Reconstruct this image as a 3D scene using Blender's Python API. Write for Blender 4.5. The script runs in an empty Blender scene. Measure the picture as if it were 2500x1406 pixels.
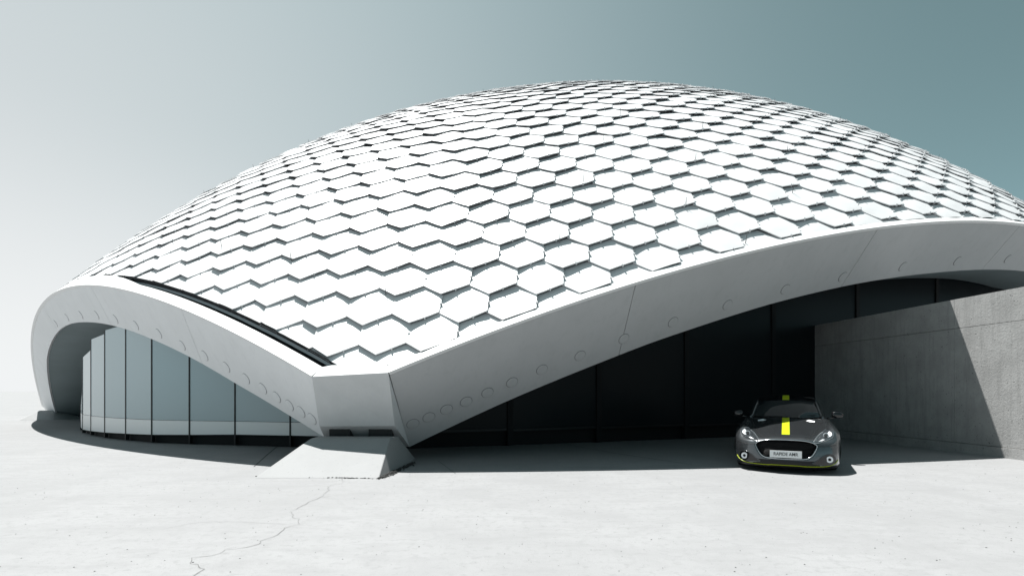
import bpy, bmesh, math, random
import numpy as np
from mathutils import Vector, Matrix
from mathutils.bvhtree import BVHTree
random.seed(7); rng = np.random.default_rng(7)
scn = bpy.context.scene
col = scn.collection

# ------------------------------------------------------------------ camera
H = 1.46                                   # eye height, metres
FPX, HORIZ = 1297.25, 954.375              # focal length and horizon row for a 2500 px wide frame
cd = bpy.data.cameras.new('camera'); cam = bpy.data.objects.new('camera', cd); col.objects.link(cam)
cam.location = (0, 0, H); cam.rotation_euler = (math.radians(90), 0, 0)
cd.sensor_width = 36.0; cd.lens = 36.0*FPX/2500.0; cd.shift_y = (HORIZ-703.0)/2500.0
cd.clip_start = 0.1; cd.clip_end = 6000
scn.camera = cam

# ------------------------------------------------------------------ sky and sun
SUN = Vector((0.27, -0.29, -1.0))          # the way the light travels
world = bpy.data.worlds.new('World'); scn.world = world; world.use_nodes = True
wn, wl = world.node_tree.nodes, world.node_tree.links
wn.clear()
el = math.atan2(1.0, math.hypot(SUN.x, SUN.y))
sky = wn.new('ShaderNodeTexSky'); sky.sky_type = 'NISHITA'; sky.sun_disc = False
sky.sun_elevation = el; sky.sun_rotation = math.atan2(-SUN.x, -SUN.y)
sky.air_density = 1.0; sky.dust_density = 1.0; sky.ozone_density = 1.0
tc = wn.new('ShaderNodeTexCoord')
def wmath(op, a_, b_=None):
    m_ = wn.new('ShaderNodeMath'); m_.operation = op
    for k_, v_ in enumerate((a_, b_)):
        if v_ is None: continue
        if hasattr(v_, 'links'): wl.new(v_, m_.inputs[k_])
        else: m_.inputs[k_].default_value = v_
    return m_.outputs[0]
def wrange(v_, a_, b_, kind='SMOOTHSTEP'):
    r_ = wn.new('ShaderNodeMapRange'); r_.interpolation_type = kind; wl.new(v_, r_.inputs[0])
    r_.inputs[1].default_value = a_; r_.inputs[2].default_value = b_; return r_.outputs[0]
def wmix(f_, a_, b_, mode='MIX'):
    x_ = wn.new('ShaderNodeMix'); x_.data_type = 'RGBA'; x_.blend_type = mode
    for k_, v_ in ((0, f_), (6, a_), (7, b_)):
        if hasattr(v_, 'links'): wl.new(v_, x_.inputs[k_])
        else: x_.inputs[k_].default_value = v_
    return x_.outputs[2]
dot = wn.new('ShaderNodeVectorMath'); dot.operation = 'DOT_PRODUCT'; dot.inputs[1].default_value = Vector((-0.86, 0.51, 0.0))
wl.new(tc.outputs['Generated'], dot.inputs[0])
sep = wn.new('ShaderNodeSeparateXYZ'); wl.new(tc.outputs['Generated'], sep.inputs[0])
left = wmath('POWER', wrange(dot.outputs['Value'], -0.25, 0.97, 'LINEAR'), 2.0)      # brighter towards the glare at the left
low = wmath('MULTIPLY', wrange(sep.outputs[2], 0.42, 0.02), wrange(dot.outputs['Value'], 0.55, 0.97))   # white haze over the left horizon
bw = wn.new('ShaderNodeRGBToBW'); wl.new(sky.outputs[0], bw.inputs[0])
teal = wmix(1.0, bw.outputs[0], (0.68, 1.09, 1.19, 1), 'MULTIPLY')
glare = wmix(left, teal, (6.7, 7.05, 7.2, 1))
final = wmix(low, glare, (8.5, 8.7, 8.75, 1))
bg = wn.new('ShaderNodeBackground'); bg.inputs['Strength'].default_value = 0.05
wl.new(final, bg.inputs[0])
wo = wn.new('ShaderNodeOutputWorld'); wl.new(bg.outputs[0], wo.inputs[0])
sd = bpy.data.lights.new('sun', 'SUN'); sd.energy = 5.0; sd.angle = math.radians(0.53); sd.color = (1.0, 0.985, 0.955)
so = bpy.data.objects.new('sun', sd); col.objects.link(so); so.location = (-20, 27, 100)
so.rotation_euler = SUN.to_track_quat('-Z', 'Y').to_euler()
scn.view_settings.view_transform = 'Standard'; scn.view_settings.look = 'None'
scn.view_settings.exposure = 1.05; scn.view_settings.gamma = 1.0; scn.view_settings.use_curve_mapping = False

# ------------------------------------------------------------------ helpers
def link(o, parent=None):
    col.objects.link(o)
    if parent: o.parent = parent
    return o
def tag(o, label=None, cat=None, group=None, kind=None):
    if label: o['label'] = label
    if cat: o['category'] = cat
    if group: o['group'] = group
    if kind: o['kind'] = kind
    return o
def empty(name, loc=(0, 0, 0), rz=0.0):
    o = bpy.data.objects.new(name, None); col.objects.link(o); o.location = loc; o.rotation_euler = (0, 0, rz)
    o.empty_display_size = 0.3
    return o
def mesh_obj(name, V, F, mats, parent=None, smooth=False, mi=None):
    me = bpy.data.meshes.new(name)
    me.from_pydata([tuple(float(a) for a in v) for v in V], [], [tuple(int(i) for i in f) for f in F])
    if not isinstance(mats, (list, tuple)): mats = [mats]
    for m in mats: me.materials.append(m)
    if mi is not None: me.polygons.foreach_set('material_index', np.asarray(mi, dtype=np.int32))
    if smooth: me.polygons.foreach_set('use_smooth', [True]*len(me.polygons))
    me.update()
    return link(bpy.data.objects.new(name, me), parent)
def bm_obj(name, bm, mats, parent=None, smooth=False):
    bmesh.ops.recalc_face_normals(bm, faces=bm.faces)
    me = bpy.data.meshes.new(name); bm.to_mesh(me); bm.free()
    if not isinstance(mats, (list, tuple)): mats = [mats]
    for m in mats: me.materials.append(m)
    if smooth: me.polygons.foreach_set('use_smooth', [True]*len(me.polygons))
    return link(bpy.data.objects.new(name, me), parent)
def hull(name, pts, mat, parent=None, bevel=0.0):
    bm = bmesh.new()
    for p in pts: bm.verts.new(tuple(float(a) for a in p))
    bmesh.ops.convex_hull(bm, input=bm.verts)
    bmesh.ops.dissolve_limit(bm, angle_limit=0.01, verts=bm.verts, edges=bm.edges)
    if bevel: bmesh.ops.bevel(bm, geom=list(bm.edges), offset=bevel, segments=2, affect='EDGES', clamp_overlap=True)
    return bm_obj(name, bm, mat, parent)
def box8(p0, p1, th, z0, z1):
    """a slab on plan from p0 to p1, th thick to the right of p0->p1; z0/z1 may be pairs"""
    p0 = np.array(p0, float); p1 = np.array(p1, float); d = (p1-p0)/np.linalg.norm(p1-p0); n = np.array([d[1], -d[0]])
    z0 = z0 if isinstance(z0, (tuple, list)) else (z0, z0); z1 = z1 if isinstance(z1, (tuple, list)) else (z1, z1)
    V = []
    for p, a, b in ((p0, z0[0], z1[0]), (p1, z0[1], z1[1])):
        for q in (p, p+n*th): V += [(q[0], q[1], a), (q[0], q[1], b)]
    F = [(0, 1, 5, 4), (2, 6, 7, 3), (0, 2, 3, 1), (4, 5, 7, 6), (1, 3, 7, 5), (0, 4, 6, 2)]
    return V, F
def tube(pts, r, n=8, caps=True):
    pts = np.asarray(pts, float); V = []; F = []
    rr = r if hasattr(r, '__len__') else [r]*len(pts)
    for i, p in enumerate(pts):
        t = pts[min(i+1, len(pts)-1)]-pts[max(i-1, 0)]; t = t/np.linalg.norm(t)
        a = np.cross(t, [0, 0, 1]) if abs(t[2]) < .95 else np.cross(t, [1, 0, 0]); a /= np.linalg.norm(a); b = np.cross(t, a)
        for k in range(n):
            w = 2*math.pi*k/n; V.append(p+rr[i]*(math.cos(w)*a+math.sin(w)*b))
    for i in range(len(pts)-1):
        for k in range(n): F.append((i*n+k, i*n+(k+1) % n, (i+1)*n+(k+1) % n, (i+1)*n+k))
    if caps: F.append(tuple(range(n))[::-1]); F.append(tuple((len(pts)-1)*n+k for k in range(n)))
    return V, F

# ------------------------------------------------------------------ materials
def mat(name, rgb, rough=0.6, spec=0.5, metal=0.0, coat=0.0, bump=None, vary=None, stretch=(1, 1, 1), specks=None, streak=None):
    m = bpy.data.materials.new(name); m.use_nodes = True
    nt = m.node_tree; N, L = nt.nodes, nt.links; b = N['Principled BSDF']
    b.inputs['Base Color'].default_value = (*rgb, 1); b.inputs['Roughness'].default_value = rough
    b.inputs['Specular IOR Level'].default_value = spec; b.inputs['Metallic'].default_value = metal
    b.inputs['Coat Weight'].default_value = coat; b.inputs['Coat Roughness'].default_value = 0.06
    if not (bump or vary or specks or streak): return m
    tcn = N.new('ShaderNodeTexCoord'); mp = N.new('ShaderNodeMapping'); mp.inputs['Scale'].default_value = stretch
    L.new(tcn.outputs['Object'], mp.inputs['Vector'])
    colr = None
    def mixc(fac, a, bb, mode='MIX'):
        x = N.new('ShaderNodeMix'); x.data_type = 'RGBA'; x.blend_type = mode
        if hasattr(fac, 'links'): L.new(fac, x.inputs[0])
        else: x.inputs[0].default_value = fac
        for s, k in ((a, 6), (bb, 7)):
            if hasattr(s, 'links'): L.new(s, x.inputs[k])
            else: x.inputs[k].default_value = (*s, 1)
        return x.outputs[2]
    def noise(scale, detail=6, rgh=.6, vec=None):
        n = N.new('ShaderNodeTexNoise'); n.inputs['Scale'].default_value = scale; n.inputs['Detail'].default_value = detail
        n.inputs['Roughness'].default_value = rgh; L.new(vec or mp.outputs[0], n.inputs['Vector']); return n.outputs['Fac']
    def rng_(v, a, bb, c=0., d=1.):
        r = N.new('ShaderNodeMapRange'); L.new(v, r.inputs[0]); r.inputs[1].default_value = a; r.inputs[2].default_value = bb
        r.inputs[3].default_value = c; r.inputs[4].default_value = d; return r.outputs[0]
    colr = rgb
    if vary:
        for scale, lo, hi, dark in vary:
            colr = mixc(rng_(noise(scale), lo, hi), colr, tuple(c*dark for c in rgb))
    if streak:
        sc, amt, lo, hi = streak
        ms = N.new('ShaderNodeMapping'); ms.inputs['Scale'].default_value = sc; L.new(tcn.outputs['Object'], ms.inputs['Vector'])
        colr = mixc(rng_(noise(1.0, 8, .7, ms.outputs[0]), lo, hi, 0, 1), colr, tuple(c*amt for c in rgb))
    if specks:
        for scale, lo, hi, amt in specks:
            colr = mixc(rng_(noise(scale, 2, .5), lo, hi), colr, tuple(c*amt for c in rgb))
    if hasattr(colr, 'links'): L.new(colr, b.inputs['Base Color'])
    if bump:
        sc, st, dist = bump
        bp = N.new('ShaderNodeBump'); bp.inputs['Strength'].default_value = st; bp.inputs['Distance'].default_value = dist
        L.new(noise(sc, 8, .65), bp.inputs['Height']); L.new(bp.outputs[0], b.inputs['Normal'])
    return m

M_tile = mat('white_coated_sheet', (0.66, 0.66, 0.668), 0.42, 0.4, bump=(1.6, 0.15, 0.02), vary=[(0.6, .45, .75, .95)])
M_base = mat('roof_membrane', (0.55, 0.57, 0.59), 0.8)
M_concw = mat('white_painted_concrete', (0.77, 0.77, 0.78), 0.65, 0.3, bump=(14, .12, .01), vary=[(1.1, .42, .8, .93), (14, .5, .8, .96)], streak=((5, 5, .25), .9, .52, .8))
M_concg = mat('shade_toned_concrete', (0.46, 0.46, 0.465), 0.65, 0.3, bump=(14, .15, .01), vary=[(1.1, .42, .8, .92), (14, .5, .8, .95)], streak=((5, 5, .25), .86, .52, .8))  # right beam: concrete painted darker than the left, its shade put into the colour
M_concb = mat('corner_concrete', (0.60, 0.60, 0.605), 0.65, 0.3, bump=(14, .15, .01), vary=[(2.1, .42, .8, .9), (16, .5, .8, .94)])
M_strip = mat('white_edge_coating', (0.74, 0.74, 0.74), 0.5, 0.3, vary=[(2.5, .5, .8, .93)])
M_groove = mat('groove_dirt_pale', (0.42, 0.42, 0.43), 0.8)  # grey dirt colour of the thin rings round the left covers
M_groog = mat('groove_dirt_grey', (0.20, 0.20, 0.205), 0.8)
M_gut = mat('gutter_bitumen', (0.035, 0.037, 0.04), 0.75, .3, bump=(25, .8, .03), vary=[(9, .5, .7, 2.6)])
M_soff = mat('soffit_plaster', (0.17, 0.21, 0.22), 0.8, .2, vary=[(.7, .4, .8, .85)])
M_ground = mat('pale_concrete_paving', (0.245, 0.247, 0.251), 0.85, 0.2, bump=(30, .25, .01),
               vary=[(.35, .4, .8, .86), (2.3, .5, .8, .90), (11, .52, .72, .82), (.9, .48, .7, .88)], streak=((1.1, 4.0, 1), .84, .5, .75), specks=[(34, .70, .76, .5), (90, .62, .72, .7)])
M_crack = mat('crack_dirt', (0.13, 0.13, 0.13), 0.9)
M_joint = mat('joint_filler', (0.06, 0.065, 0.07), 0.9)
M_pier = mat('pale_concrete_footing', (0.29, 0.292, 0.295), 0.8, .2, bump=(30, .25, .01), vary=[(1.2, .45, .8, .9)], specks=[(34, .70, .76, .5)])
M_wall = mat('board_marked_concrete', (0.37, 0.37, 0.366), 0.8, .2, bump=(22, .5, .015), vary=[(1.6, .42, .7, .78), (6, .5, .75, .85)], streak=((9, 9, .7), .72, .5, .72), specks=[(28, .68, .72, .3)])
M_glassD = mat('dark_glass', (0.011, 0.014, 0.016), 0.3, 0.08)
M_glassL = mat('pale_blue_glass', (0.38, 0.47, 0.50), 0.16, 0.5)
M_band = mat('white_spandrel', (0.82, 0.82, 0.82), 0.35, 0.4)
M_black = mat('black_metal', (0.012, 0.013, 0.014), 0.45, .3)
M_dark = mat('black_plinth', (0.010, 0.011, 0.012), 0.7, .2)
M_rod = mat('rod_steel', (0.12, 0.12, 0.125), 0.5, metal=.5)
M_grav = mat('dark_gravel', (0.035, 0.036, 0.035), 0.9)
M_leaf = mat('leaf_green', (0.06, 0.10, 0.035), 0.6)
M_wood = mat('stem_brown', (0.06, 0.045, 0.03), 0.9)

# ------------------------------------------------------------------ the shell's geometry: an ellipsoid cut by leaning planes
C = np.array([6.556763889982458, 38.05643022493521, -31.386086140508652]); R = 43.42135195670107
PHI, KX, KZ = 5.162367596050602, 1.2085691577436086, 0.8599423125829966
u_ = np.array([math.cos(PHI), math.sin(PHI), 0]); w_ = np.array([-math.sin(PHI), math.cos(PHI), 0]); z_ = np.array([0, 0, 1.])
S = KX*np.outer(u_, u_)+np.outer(w_, w_)+KZ*np.outer(z_, z_); Si = np.linalg.inv(S)
def nrm(a, b): return np.array([math.cos(b)*math.cos(a), math.cos(b)*math.sin(a), math.sin(b)])
nA = nrm(4.020559075289847, -0.45491195414565333); dA = 10.637594330677135
nB = nrm(-1.0575049177878448, -0.66628464027366); dB = -4.7782981284072985
cam0 = np.array([0, 0, H])
def ray(px, py): return np.array([(px-1250)/FPX, 1, -(py-HORIZ)/FPX])
def surf(px, py):
    r = S@ray(px, py); w = S@(C-cam0); a = r@r; b = r@w; d = b*b-a*(w@w-R*R)
    return cam0+ray(px, py)*((b-math.sqrt(max(d, 0)))/a)
def plane_pt(px, py, n, d): r = ray(px, py); return cam0+r*((d-n@(cam0-C))/(n@r))
def ground_pt(px, py, z=0.): r = ray(px, py); return cam0+r*((z-H)/r[2])
def gradn(p): g = (p-C)@(S.T@S).T; return g/np.linalg.norm(g, axis=-1, keepdims=True)
def onto(p):
    for _ in range(3):
        q = (p-C)@S.T; Fv = (q*q).sum(-1, keepdims=True)-R*R; g = 2*(q@S); p = p-g*Fv/(g*g).sum(-1, keepdims=True)
    return p
def shell_z(x, y):
    """height of the shell over a plan point"""
    lo, hi = C[2], C[2]+R/KZ+1
    for _ in range(50):
        m_ = (lo+hi)/2; q = S@(np.array([x, y, m_])-C)
        if q@q < R*R: lo = m_
        else: hi = m_
    return lo
P0 = np.array([2.1248827558978647, 14.208783798971115, 7.549599984297545])
E1 = np.array([0.9981827089471312, -0.048425613191568, -0.0358641819366788]); E2 = np.array([0.05905533168043759, 0.6676988239776488, 0.7420854049629183])
def expm(uv, steps=36):
    """geodesic coordinates on the shell around P0"""
    uv = np.atleast_2d(uv).astype(float); Ln = np.linalg.norm(uv, axis=1); d = (uv[:, :1]*E1+uv[:, 1:]*E2)/np.maximum(Ln, 1e-9)[:, None]
    p = np.repeat(P0[None], len(uv), 0); h = Ln/steps
    for _ in range(steps):
        q = onto(p+d*h[:, None]*.5); n = gradn(q); dm = d-n*(d*n).sum(1, keepdims=True); dm /= np.maximum(np.linalg.norm(dm, axis=1, keepdims=True), 1e-12)
        p = onto(p+dm*h[:, None]); n = gradn(p); d = dm-n*(dm*n).sum(1, keepdims=True); d /= np.maximum(np.linalg.norm(d, axis=1, keepdims=True), 1e-12)
    return p
LU = np.array([0.04828699385780801, 0.0265386184839106]); LC = np.array([0.9889763336131374, -0.002964958386795335]); LR = np.array([0.05514139404277419, 0.7943452037645432])
def lattice(r, c): return LU+np.multiply.outer(np.asarray(c)-3., LC)+np.multiply.outer(np.asarray(r)-6., LR)
nE = nA+nB; nE /= np.linalg.norm(nE); dE = nE@(surf(860, 893)-C)                     # the short strip over the corner block
footL, footR = np.array([-25.7, 29.1, 0.3]), np.array([37.8, 33.9, 0.3])
nD = np.cross(footR-footL, np.array([0, 0.62, 1.0])); nD /= np.linalg.norm(nD)
if nD[1] < 0: nD = -nD
dD = nD@(footL-C)

# ------------------------------------------------------------------ ground
gv = [(-2500, -60, 0), (2500, -60, 0), (2500, 4000, 0), (-2500, 4000, 0)]
ground = tag(mesh_obj('ground', gv, [(0, 1, 2, 3)], M_ground), kind='structure')
def ribbon(name, pts, width, m, z=0.004, parent=None):
    pts = np.asarray(pts, float); V = []; F = []
    for i, p in enumerate(pts):
        t = pts[min(i+1, len(pts)-1)]-pts[max(i-1, 0)]; t /= np.linalg.norm(t)+1e-9; n = np.array([-t[1], t[0]])
        wd = width*(.5 if i in (0, len(pts)-1) else rng.uniform(.5, 1.3))
        V += [(*(p[:2]+n*wd/2), z), (*(p[:2]-n*wd/2), z)]
    for i in range(len(pts)-1): F.append((2*i, 2*i+1, 2*i+3, 2*i+2))
    return mesh_obj(name, V, F, m, parent)
def jag(px):
    P = [ground_pt(*p)[:2] for p in px]; out = []
    for a, b in zip(P[:-1], P[1:]):
        n = max(2, int(np.linalg.norm(b-a)/.07))
        for k in range(n): out.append(a+(b-a)*k/n+rng.normal(0, .011, 2))
    return out+[P[-1]]
crk1 = [(834, 1165), (838, 1179), (810, 1184), (803, 1187), (803, 1196), (782, 1214), (756, 1224), (729, 1239), (713, 1248), (714, 1264), (730, 1266), (728, 1280), (695, 1289), (684, 1304), (638, 1320), (634, 1327), (602, 1336), (549, 1341), (537, 1350), (504, 1358), (472, 1362), (467, 1374), (486, 1383), (497, 1388), (474, 1406), (430, 1440)]
ribbon('crack', jag(crk1), .006, M_crack, parent=ground)
ribbon('crack', jag([(782, 1214), (808, 1212)]), .008, M_crack, parent=ground)
ribbon('crack', jag([(400, 1290), (470, 1276), (560, 1272), (700, 1280)]), .004, M_crack, parent=ground)
ribbon('paving_joint', [ground_pt(620, 1139)[:2], ground_pt(650, 1112)[:2], ground_pt(682, 1085)[:2]], .05, M_joint, parent=ground)
ribbon('paving_joint', [ground_pt(180, 1096)[:2], ground_pt(400, 1088)[:2], ground_pt(560, 1094)[:2]], .03, M_joint, parent=ground)
ribbon('paving_joint', [ground_pt(1380, 1084)[:2], ground_pt(1500, 1106)[:2], ground_pt(1690, 1134)[:2]], .03, M_joint, parent=ground)
ribbon('paving_joint', [ground_pt(1069, 1124)[:2], ground_pt(1112, 1156)[:2]], .02, M_joint, parent=ground)

def chips(name, pos, smin, smax, m, flat=.5):
    V = []; F = []
    for (x, y, z) in pos:
        s = rng.uniform(smin, smax); a = rng.uniform(0, 6.28); n = 5; b0 = len(V)
        for lv, k in ((0, 1.), (flat*s, .6)):
            for i in range(n):
                w = a+6.283*i/n; q = s*k*rng.uniform(.6, 1.1); V.append((x+q*math.cos(w), y+q*math.sin(w), z+lv))
        F += [(b0+i, b0+(i+1) % n, b0+n+(i+1) % n, b0+n+i) for i in range(n)]+[tuple(b0+n+i for i in range(n))]
    return mesh_obj(name, V, F, m)
pos = []
for _ in range(420):
    t = rng.uniform(0, 1); a = ground_pt(924, 1168); b = ground_pt(1004, 1131); p = a+(b-a)*t
    pos.append((p[0]+abs(rng.normal(0, .05))+.01, p[1]+rng.normal(0, .03), rng.uniform(0, .03)))
for _ in range(110):
    t = rng.uniform(0, 1)**.7; a = ground_pt(615, 1161); b = ground_pt(924, 1168); p = a+(b-a)*t
    pos.append((p[0], p[1]+rng.normal(0, .02)-.02, .002))
tag(chips('gravel', pos, .008, .026, M_grav), 'dark gravel and dry litter gathered along the foot of the concrete footing', 'gravel', kind='stuff')
pos = []
for _ in range(700):
    d = rng.uniform(4, 13)**1.0; x = rng.uniform(-1, 1)*d; pos.append((x, d, .001))
tag(chips('grit', pos, .003, .010, M_grav, .3), 'fine dark grit scattered over the pale concrete paving', 'grit', kind='stuff')

# ------------------------------------------------------------------ the building
bld = empty('shell_building', (-3.0, 10.6, 0))
tag(bld, 'white domed shell building clad in hexagonal sheets, arching over glass walls', 'building')
BO = np.array([-3.0, 10.6, 0])
def part(name, V, F, mats, parent=None, smooth=False, mi=None):
    V = np.asarray([tuple(v) for v in V], float)-BO
    return mesh_obj(name, V, F, mats, parent or bld, smooth, mi)

# base shell under the tiles
def clip_bm(bm, planes):
    for n, d in planes:
        bmesh.ops.bisect_plane(bm, geom=list(bm.verts)+list(bm.edges)+list(bm.faces), plane_co=Vector(C+n*d), plane_no=Vector(n), clear_outer=True)
bm = bmesh.new(); NA_, NE_ = 150, 44; rows = []
for j in range(NE_+1):
    e = math.radians(36+54*j/NE_)
    rows.append([bm.verts.new(C+Si@(np.array([math.cos(e)*math.cos(2*math.pi*i/NA_), math.cos(e)*math.sin(2*math.pi*i/NA_), math.sin(e)])*(R-.12))) for i in range(NA_)] if j < NE_ else [bm.verts.new(C+Si@(np.array([0, 0, R-.12])))])
for j in range(NE_):
    for i in range(NA_):
        i2 = (i+1) % NA_
        if j < NE_-1: bm.faces.new((rows[j][i], rows[j][i2], rows[j+1][i2], rows[j+1][i]))
        else: bm.faces.new((rows[j][i], rows[j][i2], rows[j+1][0]))
clip_bm(bm, [(nA, dA-.40), (nB, dB-.10), (nD, dD), (nE, dE+.02), (-z_, C[2]-.25)])
for v in bm.verts: v.co -= Vector(BO)
shell = bm_obj('shell', bm, M_base, bld, True)
# rear wall closing the far side
bk = []
for t in np.linspace(0, 1, 60):
    pass
ez = []
for x in np.linspace(-25, 37, 60):
    # point of the ellipsoid in plane D
    lo, hi = 0., 25.
    def yD(x, z): return C[1]+(dD-nD[0]*(x-C[0])-nD[2]*(z-C[2]))/nD[1]
    for _ in range(40):
        m_ = (lo+hi)/2; q = S@(np.array([x, yD(x, m_), m_])-C)
        if q@q < R*R: lo = m_
        else: hi = m_
    if lo > .5: ez.append((x, yD(x, lo), lo))
V = []; F = []
for p in ez: V += [p, (p[0], yD(p[0], .9 if p[0] < -14 else 0.), .9 if p[0] < -14 else 0.)]
for i in range(len(ez)-1): F.append((2*i, 2*i+1, 2*i+3, 2*i+2))
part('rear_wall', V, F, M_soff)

# ---- hexagonal roof tiles
def hexcell():
    a, b = LC, LR+LC*.5; c = b-a; nb = [a, b, c, -a, -b, -c]; out = []
    for i in range(6):
        p, q = nb[i], nb[(i+1) % 6]
        out.append(np.linalg.solve(np.array([p, q]), np.array([p@p, q@q])/2))
    return np.array(out)
HX = hexcell()
NS = 3
outl = np.array([HX[i]+(HX[(i+1) % 6]-HX[i])*k/NS for i in range(6) for k in range(NS)]); NO = len(outl)
def tile_template(lat):
    hd = np.array([.45*lat, -.9])
    P = [np.zeros(2)]; hh = []
    rings = [.45, .80, .96, 1.03]
    for s in rings: P += [o*s for o in outl]
    P = np.array(P); P = P+hd*.02
    rr = np.linalg.norm(P, axis=1)/.55
    h = -.010-.037*P[:, 1]/.45+lat*.023*P[:, 0]/.49+.006*abs(1-abs(lat))
    h = h+.018*np.clip(1-rr**2, -.3, 1)
    corner = np.tile(np.where(np.arange(NO) % NS == 0, 1., 0.), 4)
    h[1:] += np.where(rr[1:] > .85, .010*corner, 0)
    P2 = np.vstack([P, P[-NO:]]); h2 = np.concatenate([h, h[-NO:]-.024])
    F = [(0, 1+i, 1+(i+1) % NO) for i in range(NO)]
    for k in range(4):
        a0 = 1+k*NO
        F += [(a0+i, a0+NO+i, a0+NO+(i+1) % NO, a0+(i+1) % NO) for i in range(NO)]
    # two small fixing clips on the proud lower edges
    for e in (4, 5):
        mid = (HX[e]+HX[(e+1) % 6])/2*1.03+hd*.02; td = HX[(e+1) % 6]-HX[e]; td /= np.linalg.norm(td); nd = mid/np.linalg.norm(mid)
        b0 = len(P2); hm = float(-.010-.037*mid[1]/.45+lat*.023*mid[0]/.49)
        q = [mid+td*a+nd*b for a, b in ((-.013, -.02), (.013, -.02), (.013, .022), (-.013, .022))]
        P2 = np.vstack([P2, q, q]); h2 = np.concatenate([h2, [hm+.03]*4, [hm-.035]*4])
        F += [(b0, b0+1, b0+2, b0+3)]+[(b0+i, b0+4+i, b0+4+(i+1) % 4, b0+(i+1) % 4) for i in range(4)]
    return P2, h2, F
TMPL = {l: tile_template(l/4) for l in range(-4, 5)}; TF = TMPL[0][2]; TNV = len(TMPL[0][0])
cells = []
for r in range(-8, 40):
    for ci in range(-36, 42):
        c = ci+(.5 if r % 2 else 0.)
        cells.append((r, c))
cells = np.array(cells, float); uv = lattice(0, 0)+np.outer(cells[:, 1], LC)+np.outer(cells[:, 0], LR)
ok = np.linalg.norm(uv, axis=1) < 36
cells, uv = cells[ok], uv[ok]
ctr = expm(uv)
sA = (ctr-C)@nA-dA; sB = (ctr-C)@nB-dB; sD = (ctr-C)@nD-dD; sE = (ctr-C)@nE-dE
ok = (sA < .3) & (sB < .45) & (sD < -.5) & (sE < .5) & (ctr[:, 2] > .4)
cells, uv, ctr = cells[ok], uv[ok], ctr[ok]
NT = len(uv)
ang = rng.normal(0, .010, NT); tx = rng.normal(0, .012, NT); ty = rng.normal(0, .012, NT); puff = rng.normal(1, .25, NT)
ca, sa_ = np.cos(ang), np.sin(ang)
alluv = np.empty((NT, TNV, 2)); allh = np.empty((NT, TNV))
for k in range(NT):
    TP, TH, _ = TMPL[int(round(4*min(1, max(-1, (cells[k, 1]+.7)/1.6))))]      # sheets lap away from the ridge line above the corner
    q = TP@np.array([[ca[k], -sa_[k]], [sa_[k], ca[k]]]).T
    alluv[k] = uv[k]+q; rr = np.linalg.norm(TP, axis=1)
    ph = rng.uniform(0, 6.28, 3)
    wob = .010*np.sin(3.1*TP[:, 0]*2+ph[0])*np.sin(2.3*TP[:, 1]*2+ph[1])
    allh[k] = TH+tx[k]*TP[:, 0]+ty[k]*TP[:, 1]+wob+.012*(puff[k]-1)*np.clip(1-(rr/.55)**2, 0, 1)
pos3 = expm(alluv.reshape(-1, 2)); nn = gradn(pos3); pos3 = (pos3+nn*allh.reshape(-1, 1)).reshape(NT, TNV, 3)
toC = cam0-ctr; facing = (toC*gradn(ctr)).sum(1) > 0
ppx = 1250+FPX*ctr[:, 0]/ctr[:, 1]; ppy = HORIZ-FPX*(ctr[:, 2]-H)/ctr[:, 1]
vis = facing & (ppx > -40) & (ppx < 2540) & (ppy > 0)
area = (toC*gradn(ctr)).sum(1)/np.linalg.norm(toC, axis=1)**3
order = np.argsort(-np.where(vis, area, -1)); big = set(order[:300].tolist())
rest = bmesh.new()
cut_planes = [(nA, dA-.42), (nB, dB-.17), (nE, dE)]
for k in order:
    V = pos3[k]
    cut = [(n, d) for n, d in cut_planes if ((V-C)@n-d).max() > 0]
    if any((((V-C)@n-d).min() > -.04) for n, d in cut): continue
    bm = bmesh.new(); vs = [bm.verts.new(v-BO) for v in V]
    for f in TF: bm.faces.new([vs[i] for i in f])
    for n, d in cut:
        g = bmesh.ops.bisect_plane(bm, geom=list(bm.verts)+list(bm.edges)+list(bm.faces), plane_co=Vector(C+n*d-BO), plane_no=Vector(n), clear_outer=True)
    if not bm.faces: bm.free(); continue
    if k in big:
        me = bpy.data.meshes.new('roof_tile'); bm.to_mesh(me); me.materials.append(M_tile)
        me.polygons.foreach_set('use_smooth', [len(p.vertices) != 4 or True for p in me.polygons])
        me.set_sharp_from_angle(angle=math.radians(40))
        link(bpy.data.objects.new('roof_tile', me), bld)
    else:
        tmp = bpy.data.meshes.new('t'); bm.to_mesh(tmp); rest.from_mesh(tmp); bpy.data.meshes.remove(tmp)
    bm.free()
me = bpy.data.meshes.new('roof_tiles_beyond'); rest.to_mesh(me); rest.free(); me.materials.append(M_tile)
me.polygons.foreach_set('use_smooth', [True]*len(me.polygons)); me.set_sharp_from_angle(angle=math.radians(40))
tag(link(bpy.data.objects.new('roof_tiles_beyond', me), bld), kind='stuff')

# ---- edge beams
def arch(n, d, a0, a1, m_=900):
    n2 = Si.T@n; l = np.linalg.norm(n2); n2 /= l; d2 = d/l
    a = np.cross(n2, [0, 0, 1]); a /= np.linalg.norm(a); b = np.cross(n2, a); r = math.sqrt(R*R-d2*d2)
    t = np.linspace(0, 2*math.pi, m_*4)
    P = C+(d2*n2+r*(np.cos(t)[:, None]*a+np.sin(t)[:, None]*b))@Si.T
    i0 = np.linalg.norm(P-a0, axis=1).argmin(); i1 = np.linalg.norm(P-a1, axis=1).argmin()
    step = 1 if ((i1-i0) % len(P)) < len(P)/2 else -1
    idx = []; i = i0
    while i != i1: idx.append(i); i = (i+step) % len(P)
    return P[idx+[i1]]
def resample(P, m_):
    s = np.concatenate([[0], np.cumsum(np.linalg.norm(np.diff(P, axis=0), axis=1))]); q = np.linspace(0, s[-1], m_)
    return np.stack([np.interp(q, s, P[:, k]) for k in range(3)], 1)
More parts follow.
